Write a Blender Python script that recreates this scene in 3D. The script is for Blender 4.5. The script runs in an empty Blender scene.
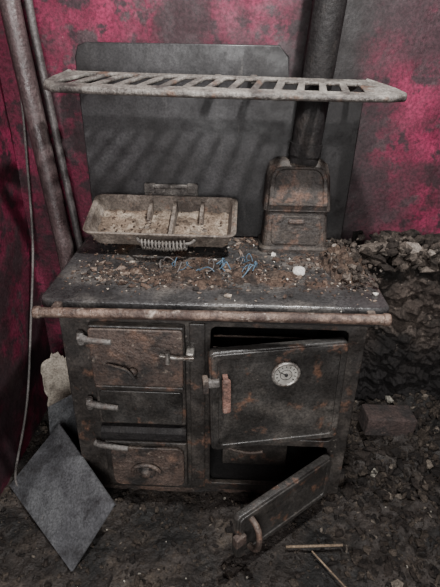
import bpy, bmesh, math, random
from mathutils import Vector, Matrix, noise
random.seed(7)
D=bpy.data; C=bpy.context; COL=C.scene.collection
rad=math.radians
# ------------------------------------------------------------------ materials
def mat(name, base, layers=(), rough=0.6, metal=0.0, bump=0.3, bscale=60, dust=None, rvar=0.15, island=None, spec=0.5, grain=(130,.6,1.5)):
    m=D.materials.new(name); m.use_nodes=True; nt=m.node_tree; N=nt.nodes; L=nt.links
    b=N['Principled BSDF']; b.inputs['Metallic'].default_value=metal
    b.inputs['Specular IOR Level'].default_value=spec
    geo=N.new('ShaderNodeNewGeometry'); pos=geo.outputs['Position']
    def nz(scale,detail=6,off=0,rgh=.6,stretch=None):
        mp=N.new('ShaderNodeMapping'); mp.inputs['Location'].default_value=(off,off*1.7,off*.6)
        if stretch: mp.inputs['Scale'].default_value=stretch
        L.new(pos,mp.inputs['Vector'])
        n=N.new('ShaderNodeTexNoise'); n.inputs['Scale'].default_value=scale; n.inputs['Detail'].default_value=detail; n.inputs['Roughness'].default_value=rgh
        L.new(mp.outputs[0],n.inputs['Vector']); return n.outputs['Fac']
    def mr(src,lo,hi,a=0,c=1):
        r=N.new('ShaderNodeMapRange'); r.interpolation_type='SMOOTHSTEP'
        for k,v in zip(('From Min','From Max','To Min','To Max'),(lo,hi,a,c)): r.inputs[k].default_value=v
        L.new(src,r.inputs['Value']); return r.outputs[0]
    def mul(a,c):
        x=N.new('ShaderNodeMath'); x.operation='MULTIPLY'; L.new(a,x.inputs[0])
        if isinstance(c,(int,float)): x.inputs[1].default_value=c
        else: L.new(c,x.inputs[1])
        return x.outputs[0]
    def mix(fac,colA,colB):
        x=N.new('ShaderNodeMix'); x.data_type='RGBA'; L.new(fac,x.inputs[0])
        for s,cc in ((x.inputs[6],colA),(x.inputs[7],colB)):
            if isinstance(cc,tuple): s.default_value=(*cc,1)
            else: L.new(cc,s)
        return x.outputs[2]
    if island:
        cr=N.new('ShaderNodeValToRGB'); cr.color_ramp.interpolation='CONSTANT'
        els=cr.color_ramp.elements
        for i,(p,cc) in enumerate(island):
            e=els[i] if i<2 else els.new(p)
            e.position=p; e.color=(*cc,1)
        L.new(geo.outputs['Random Per Island'],cr.inputs[0]); cur=cr.outputs[0]
    else: cur=None
    if cur is None:
        cur=mix(mr(nz(9,5,3.1),.3,.7),tuple(c*.65 for c in base),tuple(min(1,c*1.3) for c in base))
    for i,l in enumerate(layers):
        colr,sc,lo,hi=l[:4]; st=l[4] if len(l)>4 else None
        f=mr(nz(sc,8,i*5.3+1,.62,st),lo,hi)
        if len(l)>5:
            sep=N.new('ShaderNodeSeparateXYZ'); L.new(pos,sep.inputs[0])
            for ax,a,c in l[5]: f=mul(f,mr(sep.outputs[ax],min(a,c),max(a,c),0 if a<c else 1,1 if a<c else 0))
        cur=mix(f,cur,colr)
    if dust:
        sep=N.new('ShaderNodeSeparateXYZ'); L.new(geo.outputs['Normal'],sep.inputs[0])
        f=mul(mr(sep.outputs[2],.3,.95),mr(nz(dust[1],7,9),dust[2],dust[3]))
        cur=mix(f,cur,dust[0])
    if grain:
        vm=N.new('ShaderNodeVectorMath'); vm.operation='SCALE'; L.new(cur,vm.inputs[0]); L.new(mr(nz(grain[0],4,4.4,.75),.32,.68,grain[1],grain[2]),vm.inputs['Scale']); cur=vm.outputs[0]
    L.new(cur,b.inputs['Base Color'])
    L.new(mr(nz(14,5,7),.3,.7,max(.05,rough-rvar),min(1,rough+rvar)),b.inputs['Roughness'])
    if bump:
        bp=N.new('ShaderNodeBump'); bp.inputs['Strength'].default_value=bump; bp.inputs['Distance'].default_value=.01
        L.new(nz(bscale,8,2),bp.inputs['Height']); L.new(bp.outputs[0],b.inputs['Normal'])
    return m
M={}
M['enamel']=mat('sooty_black_enamel',(.024,.021,.019),[((.065,.056,.049),7,.48,.72),((.100,.056,.039),16,.55,.69),((.17,.15,.13),45,.63,.77)],rough=.45,bump=.25,bscale=50,dust=((.09,.078,.065),11,.4,.75))
M['hob']=mat('dirty_hob_plate',(.034,.033,.033),[((.12,.11,.10),6,.45,.70),((.095,.057,.039),8,.48,.68,None,[(1,0.0,.12)]),((.55,.53,.48),13,.69,.715)],rough=.28,bump=.3,bscale=45,rvar=.15)
M['panel']=mat('splash_plate_enamel',(.022,.021,.022),[((.050,.048,.048),5,.52,.76,(3,1,.35)),((.010,.009,.009),4,.45,.68),((.010,.009,.009),3,.12,.45,None,[(0,-.10,.40)]),((.08,.075,.07),22,.62,.8,(1,1,.3))],rough=.45,bump=.08,bscale=30,spec=.3)  # stretched pale layer paints streaks of light into the plate colour
M['rust']=mat('rusty_cast_iron',(.062,.044,.036),[((.125,.075,.053),12,.50,.72),((.018,.016,.015),9,.46,.64),((.19,.16,.13),40,.58,.76)],rough=.60,bump=.6,bscale=70,dust=((.13,.105,.085),12,.4,.7))
M['rustred']=mat('red_rust_iron',(.16,.085,.066),[((.26,.175,.145),20,.45,.7),((.045,.03,.025),12,.5,.7)],rough=.7,bump=.5,bscale=90)
M['rail']=mat('rusty_steel_rail',(.145,.10,.078),[((.055,.036,.029),14,.44,.60),((.28,.235,.20),25,.55,.7)],rough=.5,metal=.2,bump=.5,bscale=90)
M['rack']=mat('dusty_rack_iron',(.105,.095,.085),[((.20,.185,.165),10,.48,.7),((.04,.034,.031),13,.45,.63),((.10,.060,.042),18,.55,.70),((.31,.29,.26),50,.6,.75)],rough=.6,bump=.8,bscale=70,dust=((.19,.175,.155),14,.42,.68))
M['iron']=mat('grey_hinge_iron',(.085,.078,.072),[((.16,.15,.14),20,.5,.7),((.07,.045,.035),18,.5,.7)],rough=.5,bump=.4)
M['steel']=mat('tarnished_steel',(.26,.245,.225),[((.09,.065,.05),25,.48,.68)],rough=.4,metal=.6,bump=.2)
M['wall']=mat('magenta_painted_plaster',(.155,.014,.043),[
    ((.095,.010,.027),2.2,.4,.65),((.22,.10,.105),26,.69,.73),((.050,.030,.034),7,.54,.62),((.030,.013,.018),14,.52,.62),
    ((.028,.013,.016),3.6,.45,.60),
    ((.030,.013,.017),2.6,.36,.62,None,[(0,-.50,-.05),(2,.6,1.1)]),
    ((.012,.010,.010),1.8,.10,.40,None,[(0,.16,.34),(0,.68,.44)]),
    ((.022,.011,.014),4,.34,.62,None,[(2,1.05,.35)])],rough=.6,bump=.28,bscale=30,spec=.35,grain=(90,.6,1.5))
M['ceil']=mat('sooty_plaster',(.12,.11,.10),[((.05,.045,.04),3,.4,.6)],rough=.9)
M['floor']=mat('ash_covered_floor',(.025,.020,.017),[((.058,.045,.034),9,.50,.68),((.007,.0065,.006),5,.45,.62),((.12,.10,.08),55,.64,.75)],rough=.65,bump=1,bscale=60,spec=.4)
M['stone']=mat('bare_rubble_masonry',(.042,.033,.028),[((.090,.072,.060),8,.50,.68),((.010,.009,.008),5,.44,.58),((.17,.14,.115),30,.62,.74),((.009,.008,.008),3,.1,.45,None,[(2,.66,.22)])],rough=.9,bump=1,bscale=40,spec=.2)
M['rubble']=mat('rubble_bits',(.1,.1,.1),[((.012,.010,.009),30,.46,.64)],rough=.85,bump=1,bscale=90,spec=.2,island=[(0,(.025,.020,.017)),(.35,(.038,.030,.024)),(.6,(.014,.012,.011)),(.8,(.056,.045,.036)),(.95,(.13,.11,.09)),(.992,(.30,.28,.24))])
M['ledge']=mat('crumbled_plaster_stone',(.1,.1,.1),[((.024,.020,.017),25,.47,.65)],rough=.9,bump=1,bscale=70,spec=.2,island=[(0,(.045,.036,.030)),(.35,(.075,.061,.051)),(.6,(.026,.021,.018)),(.80,(.115,.095,.08)),(.95,(.22,.19,.165))])
M['hobdirt']=mat('hob_debris_bits',(.1,.1,.1),rough=.85,bump=.5,bscale=120,spec=.3,island=[(0,(.050,.033,.025)),(.3,(.090,.060,.045)),(.5,(.022,.018,.016)),(.72,(.14,.105,.083)),(.90,(.26,.22,.18)),(.98,(.56,.53,.48))])
M['flakes']=mat('rust_flake_crust',(.066,.045,.034),[((.125,.092,.070),25,.5,.7),((.022,.018,.016),12,.46,.62),((.24,.195,.155),60,.62,.75)],rough=.95,bump=1,bscale=90,spec=.2)
M['traydirt']=mat('tray_ash_fill',(.16,.12,.09),[((.29,.24,.19),18,.45,.65),((.055,.04,.03),12,.5,.66)],rough=.95,bump=1,bscale=80,spec=.2)
M['tray']=mat('weathered_tray_iron',(.125,.103,.085),[((.24,.205,.172),14,.5,.7),((.045,.034,.028),10,.48,.66),((.15,.092,.064),22,.58,.72)],rough=.65,bump=.6,bscale=80)
M['board']=mat('slate_grey_board',(.062,.063,.067),[((.105,.108,.112),6,.45,.7),((.030,.029,.030),14,.5,.7),((.19,.18,.17),60,.66,.76)],rough=.38,bump=.15,bscale=40)
M['card']=mat('stained_card',(.30,.265,.22),[((.13,.105,.085),9,.45,.68)],rough=.9)
M['pipe']=mat('old_painted_pipe',(.058,.040,.040),[((.13,.11,.103),16,.52,.72,(1,1,.15)),((.018,.014,.014),10,.5,.65,(1,1,.2))],rough=.38,bump=.3)
M['pipe2']=mat('bare_grey_pipe',(.060,.052,.051),[((.13,.115,.107),16,.52,.72,(1,1,.15)),((.025,.018,.018),10,.48,.66,(1,1,.2))],rough=.42,bump=.3)
M['flue']=mat('sooty_flue_iron',(.029,.024,.021),[((.058,.047,.039),12,.5,.72),((.085,.050,.036),18,.52,.68)],rough=.6,bump=.7,spec=.35,dust=((.09,.075,.06),12,.4,.7))
M['fluepipe']=mat('sooty_flue_pipe_iron',(.009,.008,.008),[((.022,.018,.016),12,.5,.75)],rough=.7,bump=.5,spec=.25)
M['cable']=mat('grey_cable_sheath',(.10,.09,.085),rough=.6)
M['void']=mat('near_black_interior',(.008,.007,.007),[((.03,.02,.015),9,.55,.75)],rough=.95)  # plain near-black with brownish patches, for linings, hob underlip and wheel slots
M['brick']=mat('sooty_fire_brick',(.042,.028,.025),[((.022,.018,.017),10,.42,.60),((.09,.062,.052),35,.6,.7)],rough=.9,bump=.8)
M['dial']=mat('dial_face_enamel',(.33,.32,.29),[((.12,.10,.085),24,.5,.7)],rough=.35,bump=0,grain=None)
M['black']=mat('black_print',(.01,.01,.01),bump=0,rough=.6,grain=None)
M['white']=mat('chalky_white',(.6,.58,.54),[((.3,.27,.23),40,.5,.7)],rough=.8)
M['wood']=mat('split_wood',(.17,.125,.085),[((.08,.055,.038),12,.5,.7,(1,6,6))],rough=.85)
M['blue']=mat('blue_wire_plastic',(.05,.09,.13),rough=.5,bump=0)
M['door']=mat('burnt_oven_door',(.027,.025,.023),[((.085,.076,.067),5,.49,.71,(1,1,1)),((.012,.011,.010),7,.48,.66),((.11,.060,.040),12,.56,.69),((.19,.17,.145),60,.65,.77)],rough=.42,bump=.25,bscale=45)
# ------------------------------------------------------------------ geometry helpers
def link(ob,parent=None):
    COL.objects.link(ob)
    if parent: ob.parent=parent
    return ob
def empty(name):
    e=D.objects.new(name,None); e.empty_display_size=.1; return link(e)
def obj(name,me,m,parent=None,smooth=False):
    if m: 
        me.materials.clear(); me.materials.append(M[m])
    if smooth:
        for p in me.polygons: p.use_smooth=True
    return link(D.objects.new(name,me),parent)
def box(name,x0,x1,y0,y1,z0,z1,m,parent=None,bev=.004,mx=None,seg=2,warp=0):
    bm=bmesh.new(); bmesh.ops.create_cube(bm,size=1)
    for v in bm.verts: v.co=Vector(((x0+x1)/2+v.co.x*(x1-x0),(y0+y1)/2+v.co.y*(y1-y0),(z0+z1)/2+v.co.z*(z1-z0)))
    if bev: bmesh.ops.bevel(bm,geom=bm.edges[:],offset=bev,segments=seg,affect='EDGES',profile=.5)
    if mx is not None: bmesh.ops.transform(bm,matrix=mx,verts=bm.verts)
    me=D.meshes.new(name); bm.to_mesh(me); bm.free(); return obj(name,me,m,parent)
def rrect(x0,x1,y0,y1,r=.01,n=5):
    pts=[]
    for cx,cy,a in ((x1-r,y1-r,0),(x0+r,y1-r,90),(x0+r,y0+r,180),(x1-r,y0+r,270)):
        for i in range(n+1):
            t=rad(a+90*i/n); pts.append((cx+r*math.cos(t),cy+r*math.sin(t)))
    return pts
def plate(name,outer,holes,th,bev,mx,m,parent=None):
    cu=D.curves.new(name,'CURVE'); cu.dimensions='2D'; cu.fill_mode='BOTH'; cu.extrude=max(th/2-bev,0.0005); cu.bevel_depth=bev; cu.bevel_resolution=2; cu.offset=-bev
    for poly in [outer]+list(holes):
        s=cu.splines.new('POLY'); s.points.add(len(poly)-1); s.use_cyclic_u=True
        for p,q in zip(s.points,poly): p.co=(q[0],q[1],0,1)
    t=D.objects.new('t',cu); COL.objects.link(t)
    dg=C.evaluated_depsgraph_get(); me=D.meshes.new_from_object(t.evaluated_get(dg)); D.objects.remove(t)
    me.transform(mx); me.name=name
    return obj(name,me,m,parent)
XZ=lambda y: Matrix.Translation((0,y,0))@Matrix.Rotation(rad(90),4,'X')
def tube(name,pts,r,m,parent=None,smooth_curve=True,res=8,radii=None,cyclic=False):
    cu=D.curves.new(name,'CURVE'); cu.dimensions='3D'; cu.bevel_depth=r; cu.bevel_resolution=3; cu.use_fill_caps=True; cu.resolution_u=res
    s=cu.splines.new('NURBS' if smooth_curve else 'POLY'); s.points.add(len(pts)-1)
    for i,(p,q) in enumerate(zip(s.points,pts)):
        p.co=(*q,1); p.radius=radii[i] if radii else 1
    if smooth_curve: s.use_endpoint_u=True; s.order_u=min(4,len(pts))
    s.use_cyclic_u=cyclic
    t=D.objects.new('t',cu); COL.objects.link(t)
    dg=C.evaluated_depsgraph_get(); me=D.meshes.new_from_object(t.evaluated_get(dg)); D.objects.remove(t)
    me.name=name; return obj(name,me,m,parent,True)
def lathe(name,prof,mx,m,parent=None,n=32):
    vs=[];fs=[]
    for r,h in prof:
        for i in range(n):
            a=2*math.pi*i/n; vs.append((r*math.cos(a),r*math.sin(a),h))
    for j in range(len(prof)-1):
        for i in range(n):
            k=(i+1)%n; fs.append((j*n+i,j*n+k,(j+1)*n+k,(j+1)*n+i))
    fs.append(tuple(range((len(prof)-1)*n,len(prof)*n))); fs.append(tuple(reversed(range(n))))
    me=D.meshes.new(name); me.from_pydata(vs,[],fs); me.transform(mx)
    ob=obj(name,me,m,parent)
    for p in me.polygons: p.use_smooth=len(p.vertices)==4
    return ob
def loft(name,secs,m,parent=None,mx=None,cap=True):
    n=len(secs[0]); vs=[p for s in secs for p in s]; fs=[]
    for j in range(len(secs)-1):
        for i in range(n):
            k=(i+1)%n; fs.append((j*n+i,j*n+k,(j+1)*n+k,(j+1)*n+i))
    if cap: fs.append(tuple(reversed(range(n)))); fs.append(tuple(range((len(secs)-1)*n,len(secs)*n)))
    me=D.meshes.new(name); me.from_pydata(vs,[],fs)
    if mx is not None: me.transform(mx)
    bm=bmesh.new(); bm.from_mesh(me); bmesh.ops.recalc_face_normals(bm,faces=bm.faces); bm.to_mesh(me); bm.free()
    return obj(name,me,m,parent)
ico=bmesh.new(); bmesh.ops.create_icosphere(ico,subdivisions=1,radius=1)
IV=[v.co.copy() for v in ico.verts]; IF=[tuple(v.index for v in f.verts) for f in ico.faces]; ico.free()
def rocks(name,spots,m,parent=None,flat=.5):
    vs=[];fs=[]
    for x,y,z,s in spots:
        R=Matrix.Rotation(random.uniform(0,6.28),3,'Z')@Matrix.Rotation(random.uniform(-.6,.6),3,'X')@Matrix.Rotation(random.uniform(-.4,.4),3,'Y')
        sx,sy,sz=s*random.uniform(.5,1.4),s*random.uniform(.35,.85),s*random.uniform(.5,1.1)*flat
        b=len(vs)
        for v in IV:
            q=v*random.uniform(.55,1.25); vs.append(Vector((x,y,z))+R@Vector((q.x*sx,q.y*sy,q.z*sz)))
        fs+= [tuple(i+b for i in f) for f in IF]
    me=D.meshes.new(name); me.from_pydata(vs,[],fs); return obj(name,me,m,parent)
# ------------------------------------------------------------------ room
def fz(x,y):
    h=.012*noise.noise(Vector((x*4,y*4,0)))+.009*noise.noise(Vector((x*13,y*13,3)))+.006*noise.noise(Vector((x*40,y*40,5)))
    t=max(0,min(1,(x-.50)/.30)); h+=t*(.03+.15*max(0,min(1,(y+.05)/.6))**1.3+.06*noise.noise(Vector((x*6,y*6,8)))+.025*noise.noise(Vector((x*22,y*22,8))))
    return h-.004
def grid(name,f,nx,ny,m,parent=None,smooth=True):
    vs=[f(i/nx,j/ny) for j in range(ny+1) for i in range(nx+1)]
    fs=[(j*(nx+1)+i,j*(nx+1)+i+1,(j+1)*(nx+1)+i+1,(j+1)*(nx+1)+i) for j in range(ny) for i in range(nx)]
    me=D.meshes.new(name); me.from_pydata(vs,[],fs); return obj(name,me,m,parent,smooth)
WB=.62; XL=-.80; XR=1.25; YB=-3.2; ZC=2.5
grid('floor',lambda u,v:(lambda x,y:(x,y,fz(x,y)))(XL-.05+u*(XR-XL+.1),YB+v*(WB+.05-YB)),260,460,'floor')
def bumpw(a,b): return .006*noise.noise(Vector((a*3,b*3,1)))+.003*noise.noise(Vector((a*11,b*11,4)))
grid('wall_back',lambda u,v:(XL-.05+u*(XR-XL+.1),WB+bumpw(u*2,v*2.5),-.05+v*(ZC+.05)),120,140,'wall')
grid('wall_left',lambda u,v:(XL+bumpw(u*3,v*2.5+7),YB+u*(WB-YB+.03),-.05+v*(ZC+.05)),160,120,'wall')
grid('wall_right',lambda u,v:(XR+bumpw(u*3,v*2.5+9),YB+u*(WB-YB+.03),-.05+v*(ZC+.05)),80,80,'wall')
box('wall_front',XL-.05,XR+.05,YB-.06,YB,-.05,ZC,'wall',bev=0)
box('ceiling',XL-.05,XR+.05,YB-.05,WB+.05,ZC,ZC+.05,'ceil',bev=0)
def stonef(u,v):
    x=.56+u*.72; z=-.02+v*1.0
    P=Vector((x*6,z*9,2)); c=noise.voronoi(P)[0]
    bulge=.10*min(1,max(0,(.88+.10*noise.noise(Vector((x*7,0,0)))-z)/.16))
    y=WB-.005-bulge*(.6+.8*min(1,u*3))-.07*min(.5,c[1]-c[0])*min(1,max(0,(1-v)*6))-.035*noise.noise(Vector((x*9,z*9,0)))-.028*noise.noise(Vector((x*25,z*25,0)))-.014*noise.noise(Vector((x*60,z*60,0)))
    if z>.90: y=max(y,WB-.06)
    if z>.88+.06*noise.noise(Vector((x*12,3,0))): y=max(y,WB+.01+.5*(z-.9))
    if v>.97: y=WB+.01
    return (x,y,z)
SW=grid('wall_back_bare_stone',stonef,160,210,'stone',smooth=False)
# ------------------------------------------------------------------ range cooker
K=empty('range_cooker')
BL,BR=-.47,.49
ovx0,ovx1=.005,.435
plate('front_frame',rrect(BL,BR,.05,.80,.012),[rrect(ovx0,ovx1,.315,.775,.02),rrect(ovx0,ovx1-.01,.085,.285,.015)],.02,.003,XZ(.01),'enamel',K)
box('side_left',BL,BL+.02,.02,.50,.05,.80,'enamel',K)
box('side_right',BR-.02,BR,.02,.50,.05,.80,'enamel',K)
box('back_plate',BL+.02,BR-.02,.47,.49,.05,.80,'void',K)
box('base_plate',BL+.02,BR-.02,.02,.47,.05,.078,'void',K)
box('plinth',BL+.03,BR-.03,.03,.48,-.01,.05,'rust',K)
box('firebox_partition',-.02,-.002,.02,.47,.068,.80,'void',K)
box('oven_floor',0,.45,.02,.47,.29,.31,'rust',K)
box('oven_roof',0,.45,.02,.47,.78,.795,'void',K)
box('oven_wall_right',.438,.45,.02,.47,.068,.77,'void',K)
for i in range(5): tube('oven_grid_bar_%d'%(i+1),[(.01,.06+i*.07,.66),(.436,.06+i*.07,.66)],.004,'rust',K,False)
# hob slab
plate('hob_slab',rrect(-.50,.53,-.055,.50,.03),[],.036,.009,Matrix.Translation((0,0,.868)),'hob',K)
box('hob_underlip',-.465,.495,-.015,.47,.80,.851,'void',K)
# front rail
tube('towel_rail',[(-.497,-.10,.868),(.512,-.10,.878)],.0155,'rail',K,False)
for i,x in enumerate((-.487,.502)):
    lathe('rail_end_%d'%(i+1),[(.0165,-.010),(.018,-.006),(.018,.006),(.0165,.010)],Matrix.Translation((x,-.10,.868+i*.01))@Matrix.Rotation(rad(90),4,'Y'),'rail',K)
for i,x in enumerate((-.44,.47)):
    box('rail_bracket_%d'%(i+1),x-.012,x+.012,-.10,-.04,.860,.880,'rust',K)
# firebox door
box('firebox_door',-.375,-.075,-.028,0,.39,.785,'enamel',K,.006)
plate('firebox_door_face',rrect(-.372,-.08,.565,.78,.012),[],.014,.004,XZ(-.034),'rust',K)
box('firebox_door_rib',-.372,-.08,-.036,-.02,.545,.560,'enamel',K,.005)
plate('firebox_door_lower_face',rrect(-.362,-.085,.40,.538,.012),[],.008,.003,XZ(-.031),'door',K)
for i,z in enumerate((.735,.475)):
    tube('hinge_arm_%d'%(i+1),[(-.405,-.028,z+.004),(-.37,-.04,z+.002),(-.30,-.045,z)],.012,'iron',K,True,radii=[1,1.1,.75])
    lathe('hinge_pin_%d'%(i+1),[(.010,-.022),(.012,-.018),(.012,.018),(.010,.022)],Matrix.Translation((-.40,-.026,z)),'iron',K)
tube('door_poker_handle',[(-.32,-.05,.655),(-.28,-.066,.657),(-.245,-.066,.648),(-.24,-.066,.625),(-.23,-.06,.605)],.0055,'rust',K)
lathe('handle_boss',[(.016,0),(.016,.01),(.010,.018)],Matrix.Translation((-.24,-.04,.625))@Matrix.Rotation(rad(90),4,'X'),'rust',K)
tube('latch_bar',[(-.15,-.052,.697),(-.10,-.058,.692),(-.045,-.05,.690)],.008,'steel',K)
tube('latch_grip',[(-.125,-.06,.715),(-.125,-.062,.675)],.008,'steel',K,False)
box('latch_keeper',-.07,-.045,-.05,0,.675,.705,'steel',K)
prof=[(-.005,.383),(-.03,.380),(-.045,.365),(-.048,.34),(-.040,.323),(-.02,.318),(-.005,.318)]
loft('ash_lip_moulding',[[(x,y,z) for y,z in prof] for x in (-.37,-.075)],'fluepipe',K)
box('ash_door',-.368,-.075,-.028,0,.09,.308,'enamel',K,.006)
plate('ash_door_face',rrect(-.345,-.085,.105,.292,.03),[],.014,.004,XZ(-.034),'rust',K)
tube('ash_hinge_arm',[(-.40,-.026,.295),(-.36,-.04,.295),(-.28,-.045,.290)],.012,'iron',K,radii=[1,1.1,.8])
mxd=Matrix.Translation((-.222,-.04,.185))@Matrix.Rotation(rad(90),4,'X')
lathe('air_spinwheel',[(.036,0),(.036,.008),(.030,.014),(.020,.012),(.015,.026),(.006,.028)],mxd,'rust',K)
tube('spinwheel_arch',[(-.272,-.05,.18),(-.267,-.055,.235),(-.177,-.055,.235),(-.172,-.05,.18)],.007,'rust',K)
for i in range(4):
    a=rad(45+90*i); box('spinwheel_slot_%d'%(i+1),-.006,.006,-.0565,-.050,-.004,.004,'void',K,.001,mx=Matrix.Translation((-.222+.026*math.cos(a),0,.185+.026*math.sin(a))))
box('centre_trim_strip',-.062,-.012,-.010,.002,.07,.79,'enamel',K,.004)
# oven door
mo=Matrix.Translation((.435,-.012,.55))@Matrix.Rotation(rad(9.5),4,'Z')@Matrix.Rotation(rad(-1.6),4,'Y')@Matrix.Translation((-.435,0,-.55))
OD=D.objects.new('oven_door',None); link(OD,K)
def om(y): return mo@XZ(y)
z0,z1=.375,.765
plate('oven_door_slab',rrect(.0,.43,z0,z1,.018),[],.030,.005,om(-.012),'door',OD)
plate('oven_door_border',rrect(.006,.425,z0+.006,z1-.006,.016),[rrect(.026,.405,z0+.026,z1-.026,.014)],.008,.003,om(-.029),'door',OD)
md=mo@Matrix.Translation((.235,-.028,.668))@Matrix.Rotation(rad(90),4,'X')
lathe('thermometer_bezel',[(.044,0),(.046,.006),(.044,.012),(.038,.013),(.036,.009)],md,'steel',OD,40)
lathe('thermometer_face',[(.036,.004),(.036,.0095)],md,'dial',OD,40)
lathe('thermometer_hub',[(.006,.009),(.005,.014)],md,'black',OD,16)
for i in range(11):
    a=rad(-40+26*i); box('dial_tick_%d'%(i+1),.026,.033,-.0011,.0011,.0094,.0104,'black',OD,0,mx=md@Matrix.Rotation(a,4,'Z'))
box('dial_pointer',-.006,.026,-.0015,.0015,.0105,.0117,'black',OD,0,mx=md@Matrix.Rotation(rad(150),4,'Z'))
plate('thermometer_inner_ring',[(.019*math.cos(t*.2618),.019*math.sin(t*.2618)) for t in range(24)],[[(.0175*math.cos(t*.2618),.0175*math.sin(t*.2618)) for t in range(24)]],.0012,.0001,md@Matrix.Translation((0,0,.0098)),'black',OD)
plate('oven_handle_bar',rrect(.034,.060,.565,.69,.009),[],.016,.005,om(-.062),'rustred',OD)
for i,z in enumerate((.580,.677)): box('oven_handle_post_%d'%(i+1),.039,.055,-.060,-.025,z-.007,z+.007,'rustred',OD,.002,mx=mo)
box('oven_catch',-.02,.03,-.045,-.02,.648,.672,'iron',OD,.004,mx=mo)
box('oven_catch_tongue',-.022,-.004,-.050,-.014,.632,.68,'rust',OD,.004,mx=mo)
# lower door
ml=Matrix.Translation((.42,-.015,0.02))@Matrix.Rotation(rad(39),4,'Z')@Matrix.Translation((-.42,0,0))
LD=D.objects.new('warming_oven_door',None); link(LD,K)
plate('warming_door_slab',rrect(-.005,.42,.07,.262,.015),[],.026,.005,ml@XZ(-.013),'door',LD)
plate('warming_door_border',rrect(0,.415,.075,.257,.014),[rrect(.02,.395,.093,.239,.01)],.008,.003,ml@XZ(-.029),'door',LD)
tube('warming_door_handle',[(.045,-.03,.235),(.045,-.07,.23),(.045,-.078,.17),(.045,-.07,.11),(.045,-.03,.105)],.010,'rust',LD).data.transform(ml)
box('warming_door_catch',-.02,.02,-.045,-.02,.15,.19,'rust',LD,.004,mx=ml)
tube('damper_rod',[(.06,.05,.22),(.14,.03,.20),(.20,.04,.215)],.006,'rust',K)
box('damper_plate',.05,.30,.10,.115,.08,.24,'enamel',K)
# splash panel
pan=[(-.48,.884),(.49,.884),(.50,1.42),(.46,1.445),(.24,1.45),(.235,1.52),(.20,1.555),(-.44,1.555),(-.47,1.545),(-.483,1.51)]
plate('splash_panel',pan,[],.014,.004,XZ(.51),'panel',K)
# plate rack
out=[(-.465,.385),(-.48,.36),(-.495,.31),(-.500,.26),(-.49,.225),(-.465,.205),(-.3,.198),(0,.195),(.3,.200),(.50,.212),(.545,.225),(.552,.25),(.535,.30),(.50,.36),(.47,.385)]
holes=[]
n=14; x0=-.44; x1=.46
for i in range(n):
    a=x0+(x1-x0)*i/n; w=(x1-x0)/n*.66; sk=.034-.035*i/n
    ya,yb=.240,.358
    if i>=10: yb=.338
    hp=[(a-sk,ya),(a+w-sk,ya),(a+w+sk,yb),(a+sk,yb)]
    holes.append(hp)
tilt=Matrix.Translation((0,.385,1.463))@Matrix.Rotation(rad(10),4,'X')@Matrix.Rotation(rad(.7),4,'Y')@Matrix.Translation((0,-.385,0))
plate('rack_grille',out,holes,.012,.004,tilt,'rack',K)
rim=[(-.465,.385,0)]+[(p[0],p[1],-.004) for p in out[1:-1]]+[(.47,.385,0)]
r=tube('rack_rim',rim,.010,'rack',K,False); r.data.transform(tilt)
for i,x in enumerate((-.42,0,.12)):
    box('rack_bracket_%d'%(i+1),x-.012,x+.012,.37,.505,1.445,1.465,'rack',K)
tube('rack_bracket_4',[(.44,.38,1.45),(.44,.505,1.42)],.01,'rack',K,False)
# flue hood
H=D.objects.new('flue_hood',None); link(H,K)
def ring(z,hx,y0,y1,cx,r=.025):
    return [(x,y,z) for x,y in rrect(cx-hx,cx+hx,y0,y1,r,4)]
cx=.290
loft('hood_casting',[ring(.886,.128,.345,.495,cx),ring(.900,.128,.345,.495,cx),ring(.908,.118,.352,.49,cx),ring(1.03,.110,.375,.49,cx),ring(1.036,.120,.368,.495,cx),ring(1.055,.118,.372,.495,cx),ring(1.15,.112,.405,.495,cx),ring(1.185,.102,.425,.495,cx),ring(1.200,.080,.44,.49,cx)],'flue',H)
ms=Matrix.Translation((cx,.355,.91))@Matrix.Rotation(rad(80),4,'X')
plate('soot_door',rrect(-.088,.088,.005,.110,.018),[],.012,.004,ms,'flue',H)
plate('soot_door_boss',rrect(-.030,.030,.082,.098,.007),[],.010,.004,ms@Matrix.Translation((0,0,.008)),'rust',H)
mh=Matrix.Translation((cx,.366,1.055))@Matrix.Rotation(rad(71),4,'X')
lido=[(-.104,0),(.104,0)]+[(.056+.042*math.cos(rad(t)),.09+.045*math.sin(rad(t))) for t in range(0,91,15)]+[(-.056+.042*math.cos(rad(t)),.09+.045*math.sin(rad(t))) for t in range(90,181,15)]
lidi=[(x*.84,.010+y*.85) for x,y in lido]
plate('hood_lid_rim',lido,[lidi],.012,.004,mh@Matrix.Translation((0,0,.004)),'flue',H)
plate('hood_lid_panel',lidi,[],.004,.001,mh@Matrix.Translation((0,0,.0)),'flue',H)
# flue pipe
FP=empty('flue_pipe')
p0=Vector((.305,.445,1.19)); p1=Vector((.40,.46,2.5))
tube('pipe_barrel',[p0,p1],.052,'fluepipe',FP,False)
q=p0.lerp(p1,.02); tube('pipe_collar',[q,q+(p1-p0).normalized()*.04],.056,'fluepipe',FP,False)
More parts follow.
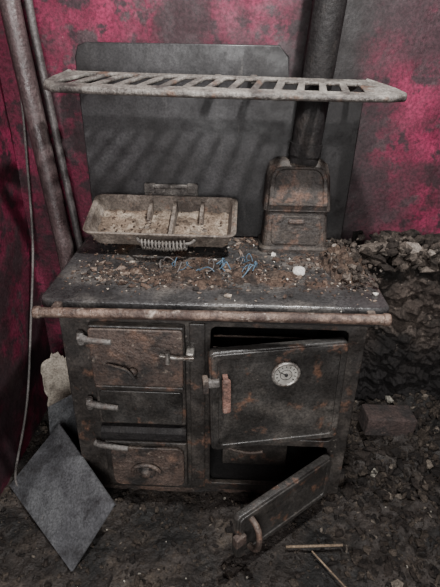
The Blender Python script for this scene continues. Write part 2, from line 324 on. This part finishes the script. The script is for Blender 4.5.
# ------------------------------------------------------------------ tray on hob
T=empty('cast_iron_roasting_tray')
mt=Matrix.Translation((-.187,.285,.920))@Matrix.Rotation(rad(-1.0),4,'Z')@Matrix.Rotation(rad(19),4,'X')@Matrix.Diagonal((1,.80,1,1))
def R2(z,hx,hy,r): return [(x,y,z) for x,y in rrect(-hx,hx,-hy+.12,hy+.12,r,5)]
loft('tray_pan',[R2(0,.228,.105,.02),R2(.004,.234,.112,.025),R2(.058,.250,.130,.03),R2(.062,.262,.142,.035),R2(.070,.264,.144,.035),R2(.072,.256,.136,.03),R2(.066,.246,.126,.028),R2(.014,.230,.108,.02)],'tray',T,mt)
grid('tray_ash_layer',lambda u,v:(-.235+u*.47,.12-.115+v*.23,.019+.009*noise.noise(Vector((u*7,v*4,0)))+.007*noise.noise(Vector((u*20,v*12,3)))),60,30,'traydirt',T).data.transform(mt)
for i,x in enumerate((-.055,.035,.135)):
    loft('tray_rib_%d'%(i+1),[[(x-.009,.0,.015),(x+.009,.0,.015),(x+.006,.0,.050),(x-.006,.0,.050)],[(x-.009,.24,.015),(x+.009,.24,.015),(x+.006,.24,.060),(x-.006,.24,.060)]] if i==1 else [[(x-.008,.14,.015),(x+.008,.14,.015),(x+.006,.15,.050),(x-.006,.15,.050)],[(x-.008,.24,.015),(x+.008,.24,.015),(x+.006,.24,.06),(x-.006,.24,.06)]],'tray',T,mt)
rk=rocks('tray_crumbs',[(random.uniform(-.22,.22),random.uniform(.02,.22),.025+random.uniform(-.004,.006),random.uniform(.003,.007)) for _ in range(110)],'flakes',T); rk.data.transform(mt)
c=[]; turns=13; L0=.155
for i in range(turns*10+1):
    t=i/(turns*10); a=2*math.pi*turns*t
    c.append((-.055+L0*t,-.053+.018*math.cos(a)-.010*math.sin(math.pi*t),.050+.016*math.sin(a)))
tube('coil_handle',c,.0036,'rack',T,False).data.transform(mt)
tube('coil_core',[(-.075,-.01,.05),(-.068,-.045,.052),(-.05,-.053,.052),(.10,-.053,.052),(.118,-.045,.052),(.125,-.01,.05)],.006,'rack',T).data.transform(mt)
mb=Matrix.Translation((-.17,.492,.888))
for nm,a in (('bracket_body',(-.10,.10,-.010,.009,.0,.170)),('bracket_lug_left',(-.10,-.06,-.014,.009,.170,.205)),('bracket_lug_right',(.06,.10,-.014,.009,.170,.205)),('bracket_bridge',(-.06,.06,-.012,.008,.165,.188))):
    box(nm,*a,'rack',T,.004,mx=mb)
tube('bracket_pin',[(-.11,.484,1.082),(-.23,.484,1.082)],.009,'rack',T,False)
# ------------------------------------------------------------------ hob debris
HD=D.objects.new('hob_debris',None); link(HD,K)
sp=[]
while len(sp)<2900:
    x=random.uniform(-.46,.51); y=random.uniform(-.035,.48)
    dens=.08+.9*math.exp(-((x+.0)**2/.10+(y-.16)**2/.012))+.9*math.exp(-((x-.44)**2/.012+(y-.25)**2/.03))+.7*math.exp(-((x+.25)**2/.03+(y-.12)**2/.006))+.5*(y>.38)
    if y<.04: dens*=.5
    if random.random()<dens:
        s=random.choice([.002,.0025,.003,.004,.005,.006])
        if random.random()<.04: s=.012
        sp.append((x,y,.887+s*.2,s*1.3))
rocks('debris_chips',sp,'hobdirt',HD)
def heap(name,cx,cy,rx,ry,h,z0,m,nx=60,amp=.4,parent=None,cut=0):
    def f(u,v):
        a=u*2-1;b=v*2-1; d=max(0,1-(a*a+b*b)); nn=noise.noise(Vector((cx+a*rx*25,cy+b*ry*25,0)))
        return (cx+a*rx,cy+b*ry,z0-.003-cut+h*d**.8*(1+amp*nn*1.5)+(.35*h*noise.noise(Vector((a*9,b*9,5))) if d>0.02 else 0))
    return grid(name,f,nx,nx,m,parent)
heap('plaster_heap',.45,.26,.08,.17,.035,.886,'flakes',parent=HD)
sp=[(random.gauss(.46,.045),random.gauss(.27,.10),.895+random.uniform(0,.02),random.uniform(.004,.017)) for _ in range(300)]
sp=[s for s in sp if .40<s[0]<.55 and s[1]<.47]
rocks('plaster_lumps',sp,'ledge',HD,flat=.8)
heap('rust_flake_layer',-.01,.14,.38,.11,.010,.886,'flakes',110,2.2,HD,cut=.0025)
for i in range(15):
    bx=random.choice((-.12,.07,.07)); x=bx+random.gauss(0,.035); y=random.uniform(.12,.26); pts=[]
    for k in range(6):
        pts.append((x,y,.894+random.uniform(0,.035)*(0<k<5))); x+=random.uniform(-.025,.025); y+=random.uniform(-.03,.03)
    tube('wire_%d'%(i+1),pts,random.choice((.0016,.0022)),random.choice(('blue','blue','cable','iron')),HD)
lathe('plastic_bottle_cap',[(.020,0),(.021,.004),(.020,.018),(.012,.020)],Matrix.Translation((.285,.165,.889))@Matrix.Rotation(rad(6),4,'X'),'white',None,20)
# ------------------------------------------------------------------ pipes and cable
PP=empty('heating_pipe'); tube('barrel',[(-.74,.55,2.5),(-.69,.55,1.6),(-.62,.53,.8),(-.58,.52,0)],.035,'pipe',PP,False)
PQ=empty('heating_pipe.001'); tube('barrel_thin',[(-.675,.575,2.5),(-.637,.575,1.6),(-.569,.565,.8),(-.53,.56,0)],.014,'pipe2',PQ,False)
tube('wall_cable',[(-.70,.60,2.3),(-.71,.60,1.5),(-.755,.60,1.1),(-.77,.59,.80),(-.785,.45,.50),(-.785,.33,.25),(-.785,.20,.10),(-.78,.06,.03),(-.74,-.02,.02),(-.70,.0,.02)],.005,'cable')
# ------------------------------------------------------------------ board etc at lower left
def quadslab(name,A,B,Cc,Dd,th,m):
    A,B,Cc,Dd=map(Vector,(A,B,Cc,Dd)); nrm=(B-A).cross(Dd-A).normalized()*th
    me=D.meshes.new(name); me.from_pydata([A,B,Cc,Dd,A+nrm,B+nrm,Cc+nrm,Dd+nrm],[],[(0,1,2,3),(7,6,5,4),(0,4,5,1),(1,5,6,2),(2,6,7,3),(3,7,4,0)])
    bm=bmesh.new(); bm.from_mesh(me); bmesh.ops.recalc_face_normals(bm,faces=bm.faces); bmesh.ops.bevel(bm,geom=bm.edges[:],offset=.002,segments=2,affect='EDGES'); bm.to_mesh(me); bm.free()
    return obj(name,me,m)
quadslab('leaning_board',(-.43,-.31,.0),(-.78,.02,.0),(-.60,.16,.20),(-.30,-.185,.18),-.010,'board')
def curl(u,v):
    a=-.9+1.7*u; e=.02*noise.noise(Vector((u*6,v*6,1)))
    return (-.655+.12*math.sin(a)+.02*v+e,.34+.07*math.cos(a)-.03*v,.02+v*(.30+.05*math.sin(u*5)+.03*noise.noise(Vector((u*14,0,2))))+.05*u)
o=grid('curled_card_sheet',curl,20,14,'card'); s=o.modifiers.new('t','SOLIDIFY'); s.thickness=.004
quadslab('grey_sheet_offcut',(-.66,.14,.0),(-.56,.26,.0),(-.545,.28,.28),(-.655,.19,.26),.006,'board')
# ------------------------------------------------------------------ floor rubble
sp=[]
while len(sp)<7500:
    x=random.uniform(-.79,1.1); y=random.uniform(-.75,.50)
    if BL+.02<x<BR-.02 and y>.02: continue
    if x>.5 or random.random()<.6:
        s=random.choice([.002,.003,.004,.005,.006,.009]); 
        if x>.45 and random.random()<.12: s=random.uniform(.010,.022)
        elif random.random()<.025: s=.016
        sp.append((x,y,fz(x,y)+s*.2,s*1.2))
for _ in range(380):
    x=random.uniform(.53,1.15); y=random.uniform(.0,.44)
    if .61<x<.88 and .23<y<.39: continue
    sp.append((x,y,fz(x,y)+random.uniform(-.005,.02),random.uniform(.008,.036)))
rocks('floor_rubble',sp,'rubble',flat=.75)
sp=[(random.uniform(.58,1.2),random.uniform(.44,.58),.86+random.uniform(-.08,.02),random.uniform(.008,.045)) for _ in range(380)]
rocks('ledge_rubble',sp,'ledge',SW,flat=.7)
bz=fz(.745,.31)
box('fire_brick',.64,.85,.26,.36,bz-.005,bz+.085,'brick',None,.006,mx=Matrix.Translation((.745,.31,.14))@Matrix.Rotation(rad(5),4,'Z')@Matrix.Rotation(rad(4),4,'Y')@Matrix.Translation((-.745,-.31,-.14)))
tube('wooden_stick',[(.28,-.205,.022),(.36,-.20,.024),(.475,-.195,.03)],.0045,'wood')
tube('wooden_stick.001',[(.37,-.21,.012),(.42,-.28,.014),(.49,-.37,.018)],.003,'wood')
# ------------------------------------------------------------------ lights
def area(name,loc,target,size,energy,col):
    l=D.lights.new(name,'AREA'); l.shape='RECTANGLE'; l.size=size[0]; l.size_y=size[1]; l.energy=energy; l.color=col
    o=link(D.objects.new(name,l)); o.location=loc; o.rotation_euler=(Vector(target)-Vector(loc)).to_track_quat('-Z','Y').to_euler(); return o
area('overhead_key_light',(.42,-.42,2.44),(-.15,.35,1.0),(.07,.07),54,(1,.985,.97))  # added overhead key, aimed through the rack slots to streak the splash panel
area('front_fill_light',(.05,-3.0,1.7),(0,.2,.6),(1.2,1.6),118,(1,.99,.98))  # added soft fill from behind the camera, no opening modelled there
w=D.worlds.new('world'); C.scene.world=w; w.use_nodes=True; w.node_tree.nodes['Background'].inputs[0].default_value=(.6,.65,.7,1); w.node_tree.nodes['Background'].inputs[1].default_value=.15
# ------------------------------------------------------------------ camera
cam=D.cameras.new('camera'); co=D.objects.new('camera',cam); link(co)
F=475; cam.sensor_fit='VERTICAL'; cam.sensor_height=36; cam.lens=36*F/587; cam.clip_start=.05
Rm=Matrix.Rotation(rad(1.5),4,'Z')@Matrix.Rotation(rad(90-27.6),4,'X')@Matrix.Rotation(rad(1.0),4,'Z')
co.matrix_world=Matrix.Translation((.065,-1.26,1.552))@Rm
C.scene.camera=co
